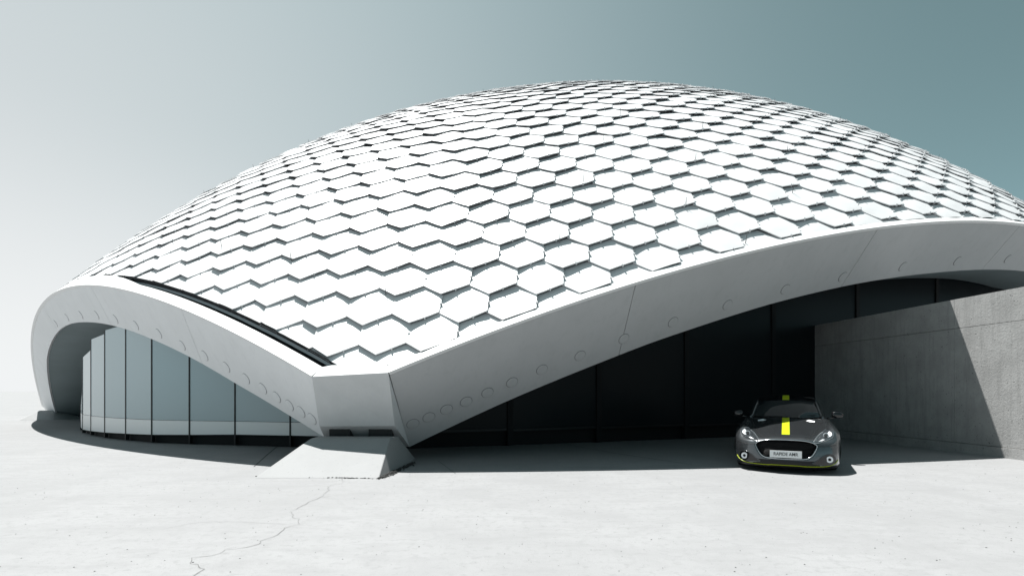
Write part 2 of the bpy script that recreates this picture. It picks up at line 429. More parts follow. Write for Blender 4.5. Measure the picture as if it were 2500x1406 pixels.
def inward(P, n):
    t = np.gradient(P, axis=0); t /= np.linalg.norm(t, axis=1, keepdims=True)
    m_ = np.cross(t, n); m_ /= np.linalg.norm(m_, axis=1, keepdims=True)
    ctr_ = C*1.0
    if ((ctr_-P[len(P)//2])@m_[len(P)//2]) < 0: m_ = -m_
    return m_
def inset_on_shell(P, n, off):
    """points on the shell `off` inside the cutting plane"""
    m_ = inward(P, n); g = gradn(P); k = m_-g*(m_*g).sum(1, keepdims=True)
    k = -n-g*(g@-n)[:, None]; k /= np.linalg.norm(k, axis=1, keepdims=True)
    return onto(P+k*(off/np.abs(k@n))[:, None])
NSEG = 120
def edge_beam(label, M_f, n, d, Tst, Bst, Tend, wtab, key, strip_off, soff, gutter, seams, discs, lbl_disc):
    T = arch(n, d, Tst, Tend); Tb = arch(n, d, Bst, Tend)
    T = resample(T, NSEG); Tb = resample(Tb, NSEG)
    wx = np.array(wtab); o = np.argsort(wx[:, 0]); wv = np.interp(Tb[:, key], wx[o, 0], wx[o, 1])
    B = Tb+inward(Tb, n)*wv[:, None]
    offv = np.interp(T[:, 0], [-11.4, -9.8], [.415, strip_off]) if gutter else np.full(NSEG, strip_off)
    I = inset_on_shell(T, n, offv)
    g = gradn(T)
    beam = tag(empty('edge_beam'), None); beam.parent = bld; beam['label'] = label
    out = n*1.0
    Q = [T+g*.055+n*.018, I+gradn(I)*.02, I-gradn(I)*.26]
    V = np.vstack(Q); F = []; mi = []
    for i in range(NSEG-1):
        for j in range(2): F.append((j*NSEG+i, j*NSEG+i+1, (j+1)*NSEG+i+1, (j+1)*NSEG+i)); mi.append(0 if j == 0 else (1 if gutter else 0))
    # little drip lip in front of the strip
    b0 = len(V); V = np.vstack([V, T+n*.018-g*.03, T-g*.03-n*.06])
    for i in range(NSEG-1):
        F.append((i, i+1, b0+i+1, b0+i)); mi.append(0)
        F.append((b0+i, b0+i+1, b0+NSEG+i+1, b0+NSEG+i)); mi.append(0)
    part('edge_strip', V, F, [M_strip, M_gut], beam, False, mi)
    if gutter:
        I2 = inset_on_shell(T, n, .41); gi = gradn(I2)
        ng = int((T[:, 0] > -11.3).sum())
        V = np.vstack([(I-gradn(I)*.255)[:ng], (I2-gi*.25)[:ng], (I2+gi*.055)[:ng]]); F = []
        for i in range(ng-1):
            for j in range(2): F.append((j*ng+i, j*ng+i+1, (j+1)*ng+i+1, (j+1)*ng+i))
        part('gutter', V, F, M_gut, beam)
    # core right behind the fascia and the soffit
    core = n*-.07
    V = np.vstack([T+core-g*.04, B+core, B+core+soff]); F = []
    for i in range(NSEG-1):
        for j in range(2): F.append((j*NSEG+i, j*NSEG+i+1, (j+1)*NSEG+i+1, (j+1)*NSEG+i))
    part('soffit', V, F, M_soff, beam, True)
    # fascia panels between the seams
    s = np.concatenate([[0], np.cumsum(np.linalg.norm(np.diff(T, axis=0), axis=1))])
    cuts = [0.0]+[float(np.interp(np.linalg.norm(T-p, axis=1).argmin(), np.arange(NSEG), s)) for p in seams]
    lst = cuts[-1]
    while lst+6.6 < s[-1]-2: lst += 6.6; cuts.append(lst)
    cuts.append(float(s[-1]))
    def atS(P, q): return np.stack([np.interp(q, s, P[:, k]) for k in range(3)], 1)
    for a, b in zip(cuts[:-1], cuts[1:]):
        q = np.linspace(a+(.008 if a > 0 else 0), b-(.008 if b < s[-1] else 0), max(6, int((b-a)/.35)))
        t_, b_ = atS(T, q), atS(B, q); gq = gradn(t_)
        m_ = len(q); lay = [t_-gq*.004, (t_*.67+b_*.33), (t_*.33+b_*.67), b_, b_-n*.16, t_-gq*.05-n*.16]
        V = np.vstack(lay); F = []
        for i in range(m_-1):
            for j in range(6): j2 = (j+1) % 6; F.append((j*m_+i, j*m_+i+1, j2*m_+i+1, j2*m_+i))
        F.append(tuple(j*m_ for j in range(6))); F.append(tuple(j*m_+m_-1 for j in range(6))[::-1])
        part('fascia_panel', V, F, M_f, beam)
    # round formwork covers
    a_ = np.cross(n, [0, 0, 1]); a_ /= np.linalg.norm(a_); b_ = np.cross(n, a_)
    V = []; F = []; mi = []; m_ = 28
    for rr, hh in ((.140, .0015), (.128, .0015), (.128, .010), (.118, .014)):
        V += [rr*(math.cos(6.2832*i/m_)*a_+math.sin(6.2832*i/m_)*b_)+n*hh for i in range(m_)]
    for j in range(3):
        for i in range(m_): F.append((j*m_+i, j*m_+(i+1) % m_, (j+1)*m_+(i+1) % m_, (j+1)*m_+i)); mi.append(1 if j < 2 else 0)
    F.append(tuple(3*m_+i for i in range(m_))); mi.append(0)
    dm = None
    for p in discs:
        q = plane_pt(*p, n, d)-BO
        if dm is None:
            o_ = mesh_obj('round_cover', V, F, [M_f, M_groove if gutter else M_groog], beam, False, mi); dm = o_.data
        else: o_ = link(bpy.data.objects.new('round_cover', dm), beam)
        o_.location = q
    return T, B, I
wA = [(-3.79, 1.5), (-4.82, 1.53), (-6.47, 1.53), (-8.26, 1.42), (-9.91, 1.34), (-11.36, 1.25), (-12.77, 1.18), (-13.98, 1.12), (-15.64, 1.03), (-17.12, .99), (-18.94, 1.0), (-20.86, 1.0), (-22.5, 1.13), (-23.9, 1.29), (-24.84, 1.45), (-25.7, 1.5)]
wB = [(-2.62, 2.1), (-.33, 1.97), (1.85, 1.88), (3.17, 1.80), (4.17, 1.77), (6.56, 1.66), (9.25, 1.59), (12.6, 1.53), (15.2, 1.44), (17.4, 1.36), (22, 1.3), (30, 1.3), (38, 1.4)]
discA = [(136, 790), (163, 775), (197, 769), (236, 769), (282, 779), (332, 794), (388, 814), (445, 843), (500, 868), (553, 896), (601, 924), (642, 948), (676, 969), (707, 989), (735, 1005), (762, 1022)]
discB = [(1008, 1034), (1047, 1018), (1090, 999), (1138, 980), (1190, 958), (1250, 933), (1323, 902), (1416, 868), (1523, 827), (1643, 786), (1776, 744), (1917, 706), (2057, 676), (2204, 651), (2337, 637), (2460, 632)]
cornA, cornB = plane_pt(765, 918, nA, dA), plane_pt(954, 912, nB, dB)
inA = -np.array([nA[0], nA[1], 0]); inA /= np.linalg.norm(inA)
inB = -np.array([nB[0], nB[1], 0]); inB /= np.linalg.norm(inB)
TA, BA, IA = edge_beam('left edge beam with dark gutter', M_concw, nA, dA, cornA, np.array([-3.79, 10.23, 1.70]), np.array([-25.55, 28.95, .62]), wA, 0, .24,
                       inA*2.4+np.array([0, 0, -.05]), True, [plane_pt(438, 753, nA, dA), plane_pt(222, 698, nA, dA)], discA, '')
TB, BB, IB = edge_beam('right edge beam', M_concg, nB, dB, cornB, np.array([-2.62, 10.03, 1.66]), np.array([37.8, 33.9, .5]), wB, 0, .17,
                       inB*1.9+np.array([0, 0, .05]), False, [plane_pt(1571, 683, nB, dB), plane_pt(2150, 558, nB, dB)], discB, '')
# corner block on the bearing
a, b = TA[0], TB[0]; c, d = np.array([-2.36, 10.70, .76]), np.array([-3.885, 10.72, .75]); e, f = BA[0], BB[0]
ti, tj = IA[0], IB[0]; q1, q2 = surf(812, 893), surf(945, 891)
V = [a, b, c, d, e, f, ti, tj, np.array([-2.2, 12.2, 1.6]), np.array([-4.0, 12.2, 1.6])]
V[0] = V[0]+nE*.02+gradn(a)*.045; V[1] = V[1]+nE*.02+gradn(b)*.045
V[6] = ti+gradn(ti)*.025; V[7] = tj+gradn(tj)*.025; V += [q1+gradn(q1)*.025, q2+gradn(q2)*.025]
F = [(0, 1, 2, 3), (0, 3, 4), (1, 5, 2), (3, 2, 5, 4), (0, 6, 10), (0, 10, 11, 1), (1, 11, 7), (4, 5, 8, 9)]
part('corner_block', V, F, [M_concb, M_strip], None, False, [0, 0, 0, 0, 1, 1, 1, 0])
for x0, x1 in ((-3.72, -3.30), (-2.92, -2.45)):
    V, F = box8((x0, 10.82), (x1, 10.82), -.55, .28, .735); part('bearing', V, F, M_black)

# ---- glass walls
lpx = [(-3.0, 13.30), (-4.30, 13.45), (-5.75, 13.78), (-7.40, 14.2), (-8.80, 14.5), (-10.1, 14.9), (-11.34, 15.6), (-12.57, 16.4), (-13.75, 17.35), (-14.87, 18.4), (-15.95, 19.65)]
ltop = {6: (3.42, 3.33), 7: (3.22, 3.14), 8: (2.80, 2.62), 9: (1.62, .95)}
glz = tag(empty('glass_wall'), None); glz.parent = bld; glz['label'] = 'pale blue glass wall with white lower band'
for i in range(len(lpx)-1):
    p, q = np.array(lpx[i]), np.array(lpx[i+1]); t = (q-p)/np.linalg.norm(q-p)
    p2, q2 = p+t*.024, q-t*.024
    zb = (np.interp(p[0], [-15, -7], [.13, .31]), np.interp(q[0], [-15, -7], [.13, .31]))
    zt = ltop.get(i) or (shell_z(*p)-.35, shell_z(*q)-.35)
    zm = (min(.66, zt[0]-.2), min(.66, zt[1]-.2))
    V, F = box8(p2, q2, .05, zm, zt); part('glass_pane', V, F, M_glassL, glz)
    V, F = box8(p2, q2, .07, zb, (zm[0]-.012, zm[1]-.012)); part('lower_panel', V, F, M_band, glz)
    nin = np.array([t[1], -t[0]])
    V, F = box8(p+nin*.12, q+nin*.12, .1, 0., zb); part('plinth', V, F, M_dark, glz)
    V, F = box8(q-t*.022-nin*.012, q+t*.022-nin*.012, .10, .02, (zt[1], zt[1])); part('mullion', V, F, M_black, glz)
def fx(px): k = (px-1250)/FPX; x = k*14.2/(1-.36*k); return np.array([x, 14.2+.36*x])
rpx = [np.array([-3.0, 13.30]), fx(1245), fx(1461), fx(1675), fx(1887), fx(2092), fx(2286), fx(2470), np.array([25., 23.2]), np.array([30.5, 25.2])]
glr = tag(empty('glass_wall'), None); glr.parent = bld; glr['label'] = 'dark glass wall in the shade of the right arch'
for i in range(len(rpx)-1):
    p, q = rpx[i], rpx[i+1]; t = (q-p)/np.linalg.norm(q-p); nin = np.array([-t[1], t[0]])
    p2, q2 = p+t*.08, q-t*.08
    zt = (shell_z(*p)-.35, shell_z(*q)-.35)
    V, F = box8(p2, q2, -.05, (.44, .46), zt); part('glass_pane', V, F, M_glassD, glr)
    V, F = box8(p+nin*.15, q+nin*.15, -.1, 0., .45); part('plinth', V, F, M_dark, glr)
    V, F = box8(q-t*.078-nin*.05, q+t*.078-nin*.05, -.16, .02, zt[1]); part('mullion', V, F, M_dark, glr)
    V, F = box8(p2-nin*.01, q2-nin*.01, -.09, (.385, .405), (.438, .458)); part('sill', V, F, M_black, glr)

# ---- thin rods standing on the shell
rods = [(1115, 545), (1366, 590), (942, 716), (712, 634), (1473, 347), (1266, 326), (1514, 281), (1714, 315), (1697, 393), (1424, 447), (1673, 503), (1920, 374), (1934, 470), (2136, 455), (791, 426), (754, 515), (543, 606), (975, 437), (424, 596), (1820, 590)]
rm = None
V, F = tube([(0, 0, -.05), (.004, 0, .08), (0, .01, .19)], [.009, .008, .005], 6)
for p in rods:
    q = surf(*p); n_ = gradn(q)
    o_ = mesh_obj('rod', V, F, M_rod, bld) if rm is None else link(bpy.data.objects.new('rod', rm), bld); rm = o_.data
    o_.location = q+n_*.02-BO; dirn = Vector(n_)*.6+Vector((0, 0, 1)); o_.rotation_euler = dirn.to_track_quat('Z', 'Y').to_euler()
for px in (1180, 1350, 1460, 1600, 1740, 1890, 2050, 2170, 2290, 620, 755, 860, 500):
    y0 = 150.
    w = S@(C-cam0)
    for yy in np.arange(150, 760, 1.0):
        r = S@ray(px, yy)
        if (r@w)**2-(r@r)*(w@w-R*R) > 0: y0 = yy; break
    q = surf(px, y0+.6); n_ = gradn(q); o_ = link(bpy.data.objects.new('rod', rm), bld); o_.location = q+n_*.0-BO
    o_.rotation_euler = (Vector(n_)+Vector((0, 0, .6))).to_track_quat('Z', 'Y').to_euler(); o_.scale = (.8, .8, .7)

# ------------------------------------------------------------------ concrete footings
hull('concrete_footing', [(-3.86, 10.2, .55), (-2.34, 10.2, .55), (-3.9, 10.72, .55), (-2.3, 10.72, .55), (-4.33, 8.93, 0), (-2.24, 8.93, 0), (-2.08, 10.85, 0), (-2.1, 11.5, 0), (-4.3, 11.5, 0), (-4.45, 10.0, 0)], M_pier, bevel=.006)
fo = bpy.data.objects['concrete_footing']; tag(fo, 'sloped pale concrete footing under the near corner block', 'footing', 'footings under the shell corners')
fo2 = hull('concrete_footing', [(-24.35, 27.4, .46), (-23.95, 27.75, .46), (-24.3, 28.4, .40), (-24.9, 28.0, .40), (-24.58, 26.5, 0), (-23.2, 26.9, 0), (-22.9, 28.6, 0), (-25.0, 30.0, 0), (-26.4, 28.6, 0)], M_pier, bevel=.006)
tag(fo2, 'small sloped concrete footing under the far left end of the arch', 'footing', 'footings under the shell corners')

# ------------------------------------------------------------------ concrete wall at the right
def wp(y): return np.array([10.8-.0925*(y-11.2), y])
wall = empty('concrete_wall', (*wp(14), 0)); tag(wall, 'board-marked grey concrete wall at the right, half in diagonal sunlight', 'wall')
WO = np.array([*wp(14), 0])
ys = [17.95, 16.34, 14.52, 12.80, 11.05, 9.3, 7.5, 6.0]
for y0, y1 in zip(ys[:-1], ys[1:]):
    for z0, z1, th in ((.235, 2.955, .35), (2.965, 3.66, .35)):
        V, F = box8(wp(y0-.004), wp(y1+.004), -.35, z0, z1)
        V = [np.array(v)-WO for v in V]
        o_ = mesh_obj('wall_panel', V, F, M_wall, wall)
dn = np.array([1, .0925])/np.linalg.norm([1, .0925])
V, F = box8(wp(17.9)-dn*.03, wp(6.0)-dn*.03, -.36, 0, .225); mesh_obj('kerb', [np.array(v)-WO for v in V], F, M_wall, wall)

# ------------------------------------------------------------------ small shrub beyond the far footing
sh = empty('shrub', (-27.9, 33.6, 0)); tag(sh, 'small green shrub seen under the far end of the left arch', 'shrub')
V = []; F = []
for _ in range(520):
    p = rng.normal(0, 1, 3); p /= np.linalg.norm(p); p *= rng.uniform(.3, 1)**.5; p = np.array([p[0]*.75, p[1]*.5, .26+p[2]*.2])
    a_ = rng.normal(0, 1, 3); a_ /= np.linalg.norm(a_); b_ = np.cross(a_, rng.normal(0, 1, 3)); b_ /= np.linalg.norm(b_); s_ = rng.uniform(.03, .07); k = len(V)
    V += [p-a_*s_, p+b_*s_*.5, p+a_*s_, p-b_*s_*.5]; F.append((k, k+1, k+2, k+3))
mesh_obj('foliage', V, F, M_leaf, sh)
V = []; F = []
for k in range(7):
    w = k*.9; v_, f_ = tube([(0.1*math.cos(w), .06*math.sin(w), 0), (.35*math.cos(w), .25*math.sin(w), .3)], [.015, .006], 5); F += [tuple(i+len(V) for i in q) for q in f_]; V += list(v_)
mesh_obj('stem', V, F, M_wood, sh)
# ------------------------------------------------------------------ the car
M_paint = mat('grey_metallic_paint', (0.088, 0.096, 0.103), 0.22, 0.5, metal=0.75, coat=0.9, bump=None)
M_cblk = mat('gloss_black', (0.006, 0.006, 0.007), 0.10, 0.5, coat=.3)
M_trim = mat('satin_black_trim', (0.010, 0.010, 0.011), 0.45, .3)
M_cgls = mat('windscreen_glass', (0.012, 0.016, 0.018), 0.04, 0.6)
M_yel = mat('lime_yellow_paint', (0.37, 0.44, 0.002), 0.42, 0.4)
M_chr = mat('chrome', (0.75, 0.76, 0.78), 0.12, .5, metal=1.0)
M_white = mat('white_plate', (0.78, 0.78, 0.78), 0.45)
M_ink = mat('plate_ink', (0.03, 0.03, 0.03), 0.6)
M_lens = mat('headlamp_housing', (0.03, 0.034, 0.038), 0.12, .6, coat=.5)
M_refl = mat('lamp_reflector', (0.62, 0.64, 0.66), 0.35, .5, metal=.3)
M_led = mat('lamp_white', (0.85, 0.86, 0.88), 0.3)
M_tyre = mat('tyre_rubber', (0.012, 0.012, 0.012), 0.8, .2, bump=(60, .3, .005))
M_mesh = mat('grille_black', (0.006, 0.006, 0.007), 0.6, .08)
TH_ = math.radians(-27.32)
car = empty('parked_car', (4.846, 9.41, 0), TH_); car.scale = (.962, 1, 1)
tag(car, 'dark grey low sports saloon with lime yellow stripe parked facing the camera', 'car')
def cr(P, m_):
    """Catmull-Rom through the rows of P (k,n,3), m_ samples"""
    k = len(P); t = np.linspace(0, k-1, m_); i = np.minimum(t.astype(int), k-2); f_ = (t-i)
    f_ = f_.reshape((-1,)+(1,)*(P.ndim-1))
    p0, p1, p2, p3 = P[np.maximum(i-1, 0)], P[i], P[i+1], P[np.minimum(i+2, k-1)]
    return .5*((2*p1)+(-p0+p2)*f_+(2*p0-5*p1+4*p2-p3)*f_**2+(-p0+3*p1-3*p2+p3)*f_**3)
def net(rows, m1, m2):
    P = np.array([[(x, y, z) for x, y, z in zip(*r)] for r in rows], float)
    L_ = P[:, 1:][:, ::-1]*np.array([-1, 1, 1]); P = np.concatenate([L_, P], 1)
    P = cr(P, m1); P = np.swapaxes(cr(np.swapaxes(P, 0, 1), m2), 0, 1)
    return P
def gridF(a, b, off=0): return [(off+i*b+j, off+i*b+j+1, off+(i+1)*b+j+1, off+(i+1)*b+j) for i in range(a-1) for j in range(b-1)]
rows = [
 ([0, .25, .50, .68, .81, .875], [.05, .06, .12, .22, .37, .58], [.10]*6),
 ([0, .25, .50, .69, .83, .890], [.00, .01, .08, .18, .34, .575], [.165]*6),
 ([0, .25, .50, .70, .845, .903], [.00, .01, .08, .18, .335, .575], [.29]*6),
 ([0, .25, .50, .70, .845, .910], [.02, .03, .095, .195, .345, .575], [.43, .43, .43, .43, .43, .44]),
 ([0, .25, .49, .69, .835, .908], [.05, .06, .125, .23, .385, .585], [.545, .545, .535, .535, .545, .56]),
 ([0, .25, .47, .67, .82, .905], [.11, .12, .20, .32, .46, .62], [.603, .602, .588, .590, .615, .63]),
 ([0, .25, .46, .65, .80, .900], [.32, .33, .40, .50, .60, .72], [.655, .654, .638, .660, .715, .69]),
 ([0, .25, .49, .65, .785, .892], [.65, .66, .70, .76, .82, .90], [.715, .714, .695, .722, .790, .735]),
 ([0, .26, .53, .66, .770, .885], [1.0, 1.01, 1.04, 1.07, 1.10, 1.14], [.778, .778, .758, .778, .842, .765]),
 ([0, .29, .57, .68, .770, .880], [1.45, 1.46, 1.48, 1.50, 1.51, 1.52], [.858, .860, .842, .842, .868, .790]),
 ([0, .32, .61, .71, .785, .878], [1.80, 1.82, 1.86, 1.88, 1.90, 1.92], [.915, .916, .905, .900, .890, .815]),
 ([0, .32, .61, .72, .800, .878], [2.6, 2.6, 2.6, 2.6, 2.6, 2.6], [.915, .915, .915, .910, .895, .835]),
 ([0, .32, .61, .74, .830, .905], [3.7, 3.7, 3.7, 3.7, 3.7, 3.7], [.94, .94, .94, .94, .93, .86]),
 ([0, .32, .58, .70, .800, .880], [4.5, 4.5, 4.48, 4.45, 4.42, 4.40], [.97, .97, .965, .95, .93, .86]),
 ([0, .32, .55, .66, .740, .820], [4.92, 4.91, 4.86, 4.8, 4.74, 4.66], [.93, .93, .92, .90, .86, .78]),
 ([0, .32, .55, .66, .740, .830], [4.98, 4.97, 4.92, 4.86, 4.8, 4.70], [.55]*6),
 ([0, .32, .55, .66, .740, .820], [4.90, 4.89, 4.84, 4.78, 4.72, 4.64], [.22]*6)]
m1, m2 = 161, 121
G = net(rows, m1, m2)
def inpoly(x, z, poly):
    c_ = False; n = len(poly); j = n-1
    for i in range(n):
        if (poly[i][1] > z) != (poly[j][1] > z) and x < (poly[j][0]-poly[i][0])*(z-poly[i][1])/(poly[j][1]-poly[i][1])+poly[i][0]: c_ = not c_
        j = i
    return c_
def sym(h): return h+[(-x, z) for x, z in h[::-1] if abs(x) > 1e-6]
GR = sym([(0, .588), (.20, .585), (.34, .572), (.44, .545), (.505, .505), (.50, .46), (.46, .38), (.41, .315), (.33, .272), (.20, .262), (0, .258)])
bodyV = G.reshape(-1, 3).copy(); bodyF = gridF(m1, m2)
bvh0 = BVHTree.FromPolygons([Vector(v) for v in bodyV], bodyF)
front = (bodyV[:, 1] < .5) & (bodyV[:, 2] < .62)
ing = np.array([bool(fr and inpoly(v[0], v[2], GR)) for v, fr in zip(bodyV, front)])
bodyV2 = bodyV.copy(); bodyV2[ing, 1] += .075
mi = []
for f_ in bodyF:
    q = bodyV[list(f_)].mean(0)
    if ing[list(f_)].sum() >= 3: mi.append(1)
    elif q[1] < .9 and q[2] < .15: mi.append(2)
    elif q[1] < .3 and q[2] < .232 and abs(q[0]) < .60-(.232-q[2])*.6: mi.append(2)
    else: mi.append(0)
body = mesh_obj('body', bodyV2, bodyF, [M_paint, M_mesh, M_trim], car, True, mi)
# flanks with wheel arches
c5 = G[:, -1]; i0 = int(np.argmin(np.abs(c5[:, 1]-.58)+(c5[:, 2] < .5)*9)); cc = c5[i0:int(m1*14.2/16)]
Yw = (.95, 3.93); yy = np.linspace(.575, 4.62, 110)
o_ = np.argsort(cc[:, 1]); xt = np.interp(yy, cc[o_, 1], cc[o_, 0]); zt_ = np.interp(yy, cc[o_, 1], cc[o_, 2])
zb_ = np.full(len(yy), .17)
for w0 in Yw:
    dd = np.abs(yy-w0); zb_ = np.where(dd < .372, np.maximum(zb_, .335+np.sqrt(np.maximum(.372**2-dd**2, 0))), zb_)
zb_ = np.minimum(zb_, zt_-.01)
for s_ in (-1, 1):
    V = []
    for k in range(9):
        t = k/8; V += [(s_*(x+.012*math.sin(math.pi*t)-.02*t*t), y, zt*(1-t)+zb*t) for x, y, zt, zb in zip(xt, yy, zt_, zb_)]
    mesh_obj('side_panel', V, gridF(9, len(yy)), M_paint, body, True)
# greenhouse
def patch(name, A, m1_, m2_, m, parent=car):
    Q = net(A, m1_, m2_); return mesh_obj(name, Q.reshape(-1, 3), gridF(m1_, m2_), m, parent, True)
ws = [([0, .35, .66], [1.72, 1.77, 1.98], [.920, .920, .925]), ([0, .345, .64], [1.94, 1.98, 2.17], [1.045, 1.040, 1.035]), ([0, .33, .61], [2.17, 2.20, 2.36], [1.155, 1.150, 1.130]), ([0, .31, .578], [2.42, 2.45, 2.57], [1.258, 1.250, 1.222])]
patch('windscreen', ws, 17, 25, M_cgls)
rf = [([0, .31, .578], [2.42, 2.45, 2.57], [1.258, 1.250, 1.222]), ([0, .32, .595], [2.75, 2.77, 2.85], [1.335, 1.325, 1.285]), ([0, .32, .60], [3.1, 3.1, 3.14], [1.362, 1.350, 1.305]), ([0, .31, .585], [3.6, 3.6, 3.6], [1.335, 1.322, 1.275]), ([0, .30, .555], [4.1, 4.1, 4.1], [1.225, 1.215, 1.175]), ([0, .28, .50], [4.75, 4.74, 4.7], [.995, .992, .985])]
patch('roof', rf, 31, 25, M_cblk)
roofG = net(rf, 31, 25); bvhR = BVHTree.FromPolygons([Vector(v) for v in roofG.reshape(-1, 3)], gridF(31, 25))
top = np.array([(.66, 1.98, .925), (.578, 2.57, 1.222), (.595, 2.85, 1.285), (.60, 3.14, 1.305), (.585, 3.6, 1.275), (.555, 4.1, 1.175), (.50, 4.7, .985)])
bot = np.array([(.715, 1.93, .895), (.795, 2.5, .905), (.80, 2.85, .905), (.81, 3.2, .915), (.815, 3.6, .925), (.80, 4.05, .935), (.74, 4.6, .94)])
for s_ in (-1, 1):
    A, B_ = cr(top, 40)*np.array([s_, 1, 1]), cr(bot, 40)*np.array([s_, 1, 1]); V = np.concatenate([A*(1-t)+B_*t+np.array([s_*.03*math.sin(math.pi*t), 0, 0]) for t in np.linspace(0, 1, 6)])
    mesh_obj('side_window', V, gridF(6, 40), M_cgls, car, True)
    pl = cr(np.array([(.70, 1.90, .905), (.665, 2.02, .950), (.628, 2.27, 1.085), (.588, 2.55, 1.222), (.602, 2.85, 1.288), (.606, 3.14, 1.308)]), 26)*np.array([s_, 1, 1])
    V, F = tube(pl, np.interp(np.arange(26), [0, 18, 25], [.030, .020, .012]), 8); mesh_obj('pillar', V, F, M_paint, car, True)
    # mirrors
    V = []; F = []; nu, nv = 14, 10
    for j in range(nv+1):
        ph = math.pi*j/nv-math.pi/2
        for i in range(nu):
            w = 2*math.pi*i/nu; sg = lambda v, e: math.copysign(abs(v)**e, v)
            x = .100*sg(math.cos(ph), .7)*sg(math.cos(w), .7); y = .060*sg(math.cos(ph), .8)*sg(math.sin(w), .8); z = .066*sg(math.sin(ph), .75)
            z *= 1-.25*(x*1)/.1 if x > 0 else 1
            V.append((s_*(.965+1.1*x), 2.02+y+.12*x, .975+1.1*z-.05*x))
    F = [(j*nu+i, j*nu+(i+1) % nu, (j+1)*nu+(i+1) % nu, (j+1)*nu+i) for j in range(nv) for i in range(nu)]
    mr = mesh_obj('mirror', V, F, M_cblk, car, True)
    V, F = tube([(s_*.77, 2.02, .89), (s_*.83, 2.02, .915), (s_*.91, 2.02, .925)], [.022, .018, .022], 8); mesh_obj('mirror_arm', V, F, M_cblk, mr, True)
# draping on the body
bvh = BVHTree.FromPolygons([Vector(v) for v in bodyV], bodyF)
def drF(x, z, off=.004):
    h = bvh.ray_cast(Vector((x, -1, z)), Vector((0, 1, 0)))
    p = h[0] if h[0] else Vector((x, .5, z)); nn_ = h[1] if h[0] else Vector((0, -1, 0))
    if nn_.y > 0: nn_ = -nn_
    return np.array(p+nn_*off)
def drH(x, y, off=.004, b=None):
    h = (b or bvh).ray_cast(Vector((x, y, 3)), Vector((0, 0, -1))); nn_ = h[1]
    if nn_.z < 0: nn_ = -nn_
    return np.array(h[0]+nn_*off)
def drape(name, poly, fn, m, parent=car, off=.004, cuts=4, smooth=True):
    bm = bmesh.new(); vs = [bm.verts.new((x, y, 0)) for x, y in poly]; bm.faces.new(vs)
    bmesh.ops.triangulate(bm, faces=bm.faces); bmesh.ops.subdivide_edges(bm, edges=bm.edges, cuts=cuts, use_grid_fill=True)
    for v in bm.verts: v.co = Vector(fn(v.co.x, v.co.y, off))
    return bm_obj(name, bm, m, parent, smooth)
def dline(name, pts, fn, r, m, parent=car, off=.003, n=6, closed=False, den=8):
    P = np.array(pts, float); P = cr(np.vstack([P, P[:1]]) if closed else P, den*len(P)); Q = np.array([fn(a, b, off) for a, b in P])
    V, F = tube(Q, r, n, not closed); return mesh_obj(name, V, F, m, parent, True)
grl = dline('grille_rim', GR, drF, .007, M_chr, car, .004, 6, True, 4)
V = []; F = []
for k in range(13):
    z = .285+.022*k; xs_ = [x for x in np.linspace(-.5, .5, 41) if inpoly(x, z, GR)]
    if len(xs_) < 3: continue
    v_, f_ = tube([drF(x, z, -.035) for x in xs_], .0035, 5); F += [tuple(i+len(V) for i in q) for q in f_]; V += list(v_)
mesh_obj('grille_bars', V, F, M_trim, grl, True)
# number plate
V, F = box8((-.262, -.022), (.262, -.022), -.014, .282, .405)
plate = mesh_obj('number_plate', V, F, M_white, car)
fc = bpy.data.curves.new('plate_text', 'FONT'); fc.body = 'RAPIDE AMR'; fc.size = .080; fc.align_x = 'CENTER'; fc.align_y = 'CENTER'; fc.extrude = .0012; fc.offset = .0006; fc.space_character = .98
to = bpy.data.objects.new('tmp_text', fc); col.objects.link(to)
bpy.context.view_layer.update()
tm = bpy.data.meshes.new_from_object(to.evaluated_get(bpy.context.evaluated_depsgraph_get())); bpy.data.objects.remove(to)
tm.materials.clear(); tm.materials.append(M_ink); tm.name = 'lettering'
lt = link(bpy.data.objects.new('lettering', tm), plate); lt.location = (0, -.0245, .3435); lt.rotation_euler = (math.radians(90), 0, 0); lt.scale.x = .40/lt.dimensions.x
# stripe
for s0, s1, nm in ((.36, 1.80, 'bonnet_stripe'),):
    ys_ = np.linspace(s0, s1, 30); V = []
    for x in np.linspace(-.068, .068, 5): V += [drH(x, y, .003) for y in ys_]
    mesh_obj(nm, V, gridF(5, 30), M_yel, car, True)
ys_ = np.linspace(2.45, 4.6, 30); V = []
for x in np.linspace(-.068, .068, 5): V += [drH(x, y, .004, bvhR) for y in ys_]
mesh_obj('roof_stripe', V, gridF(5, 30), M_yel, car, True)
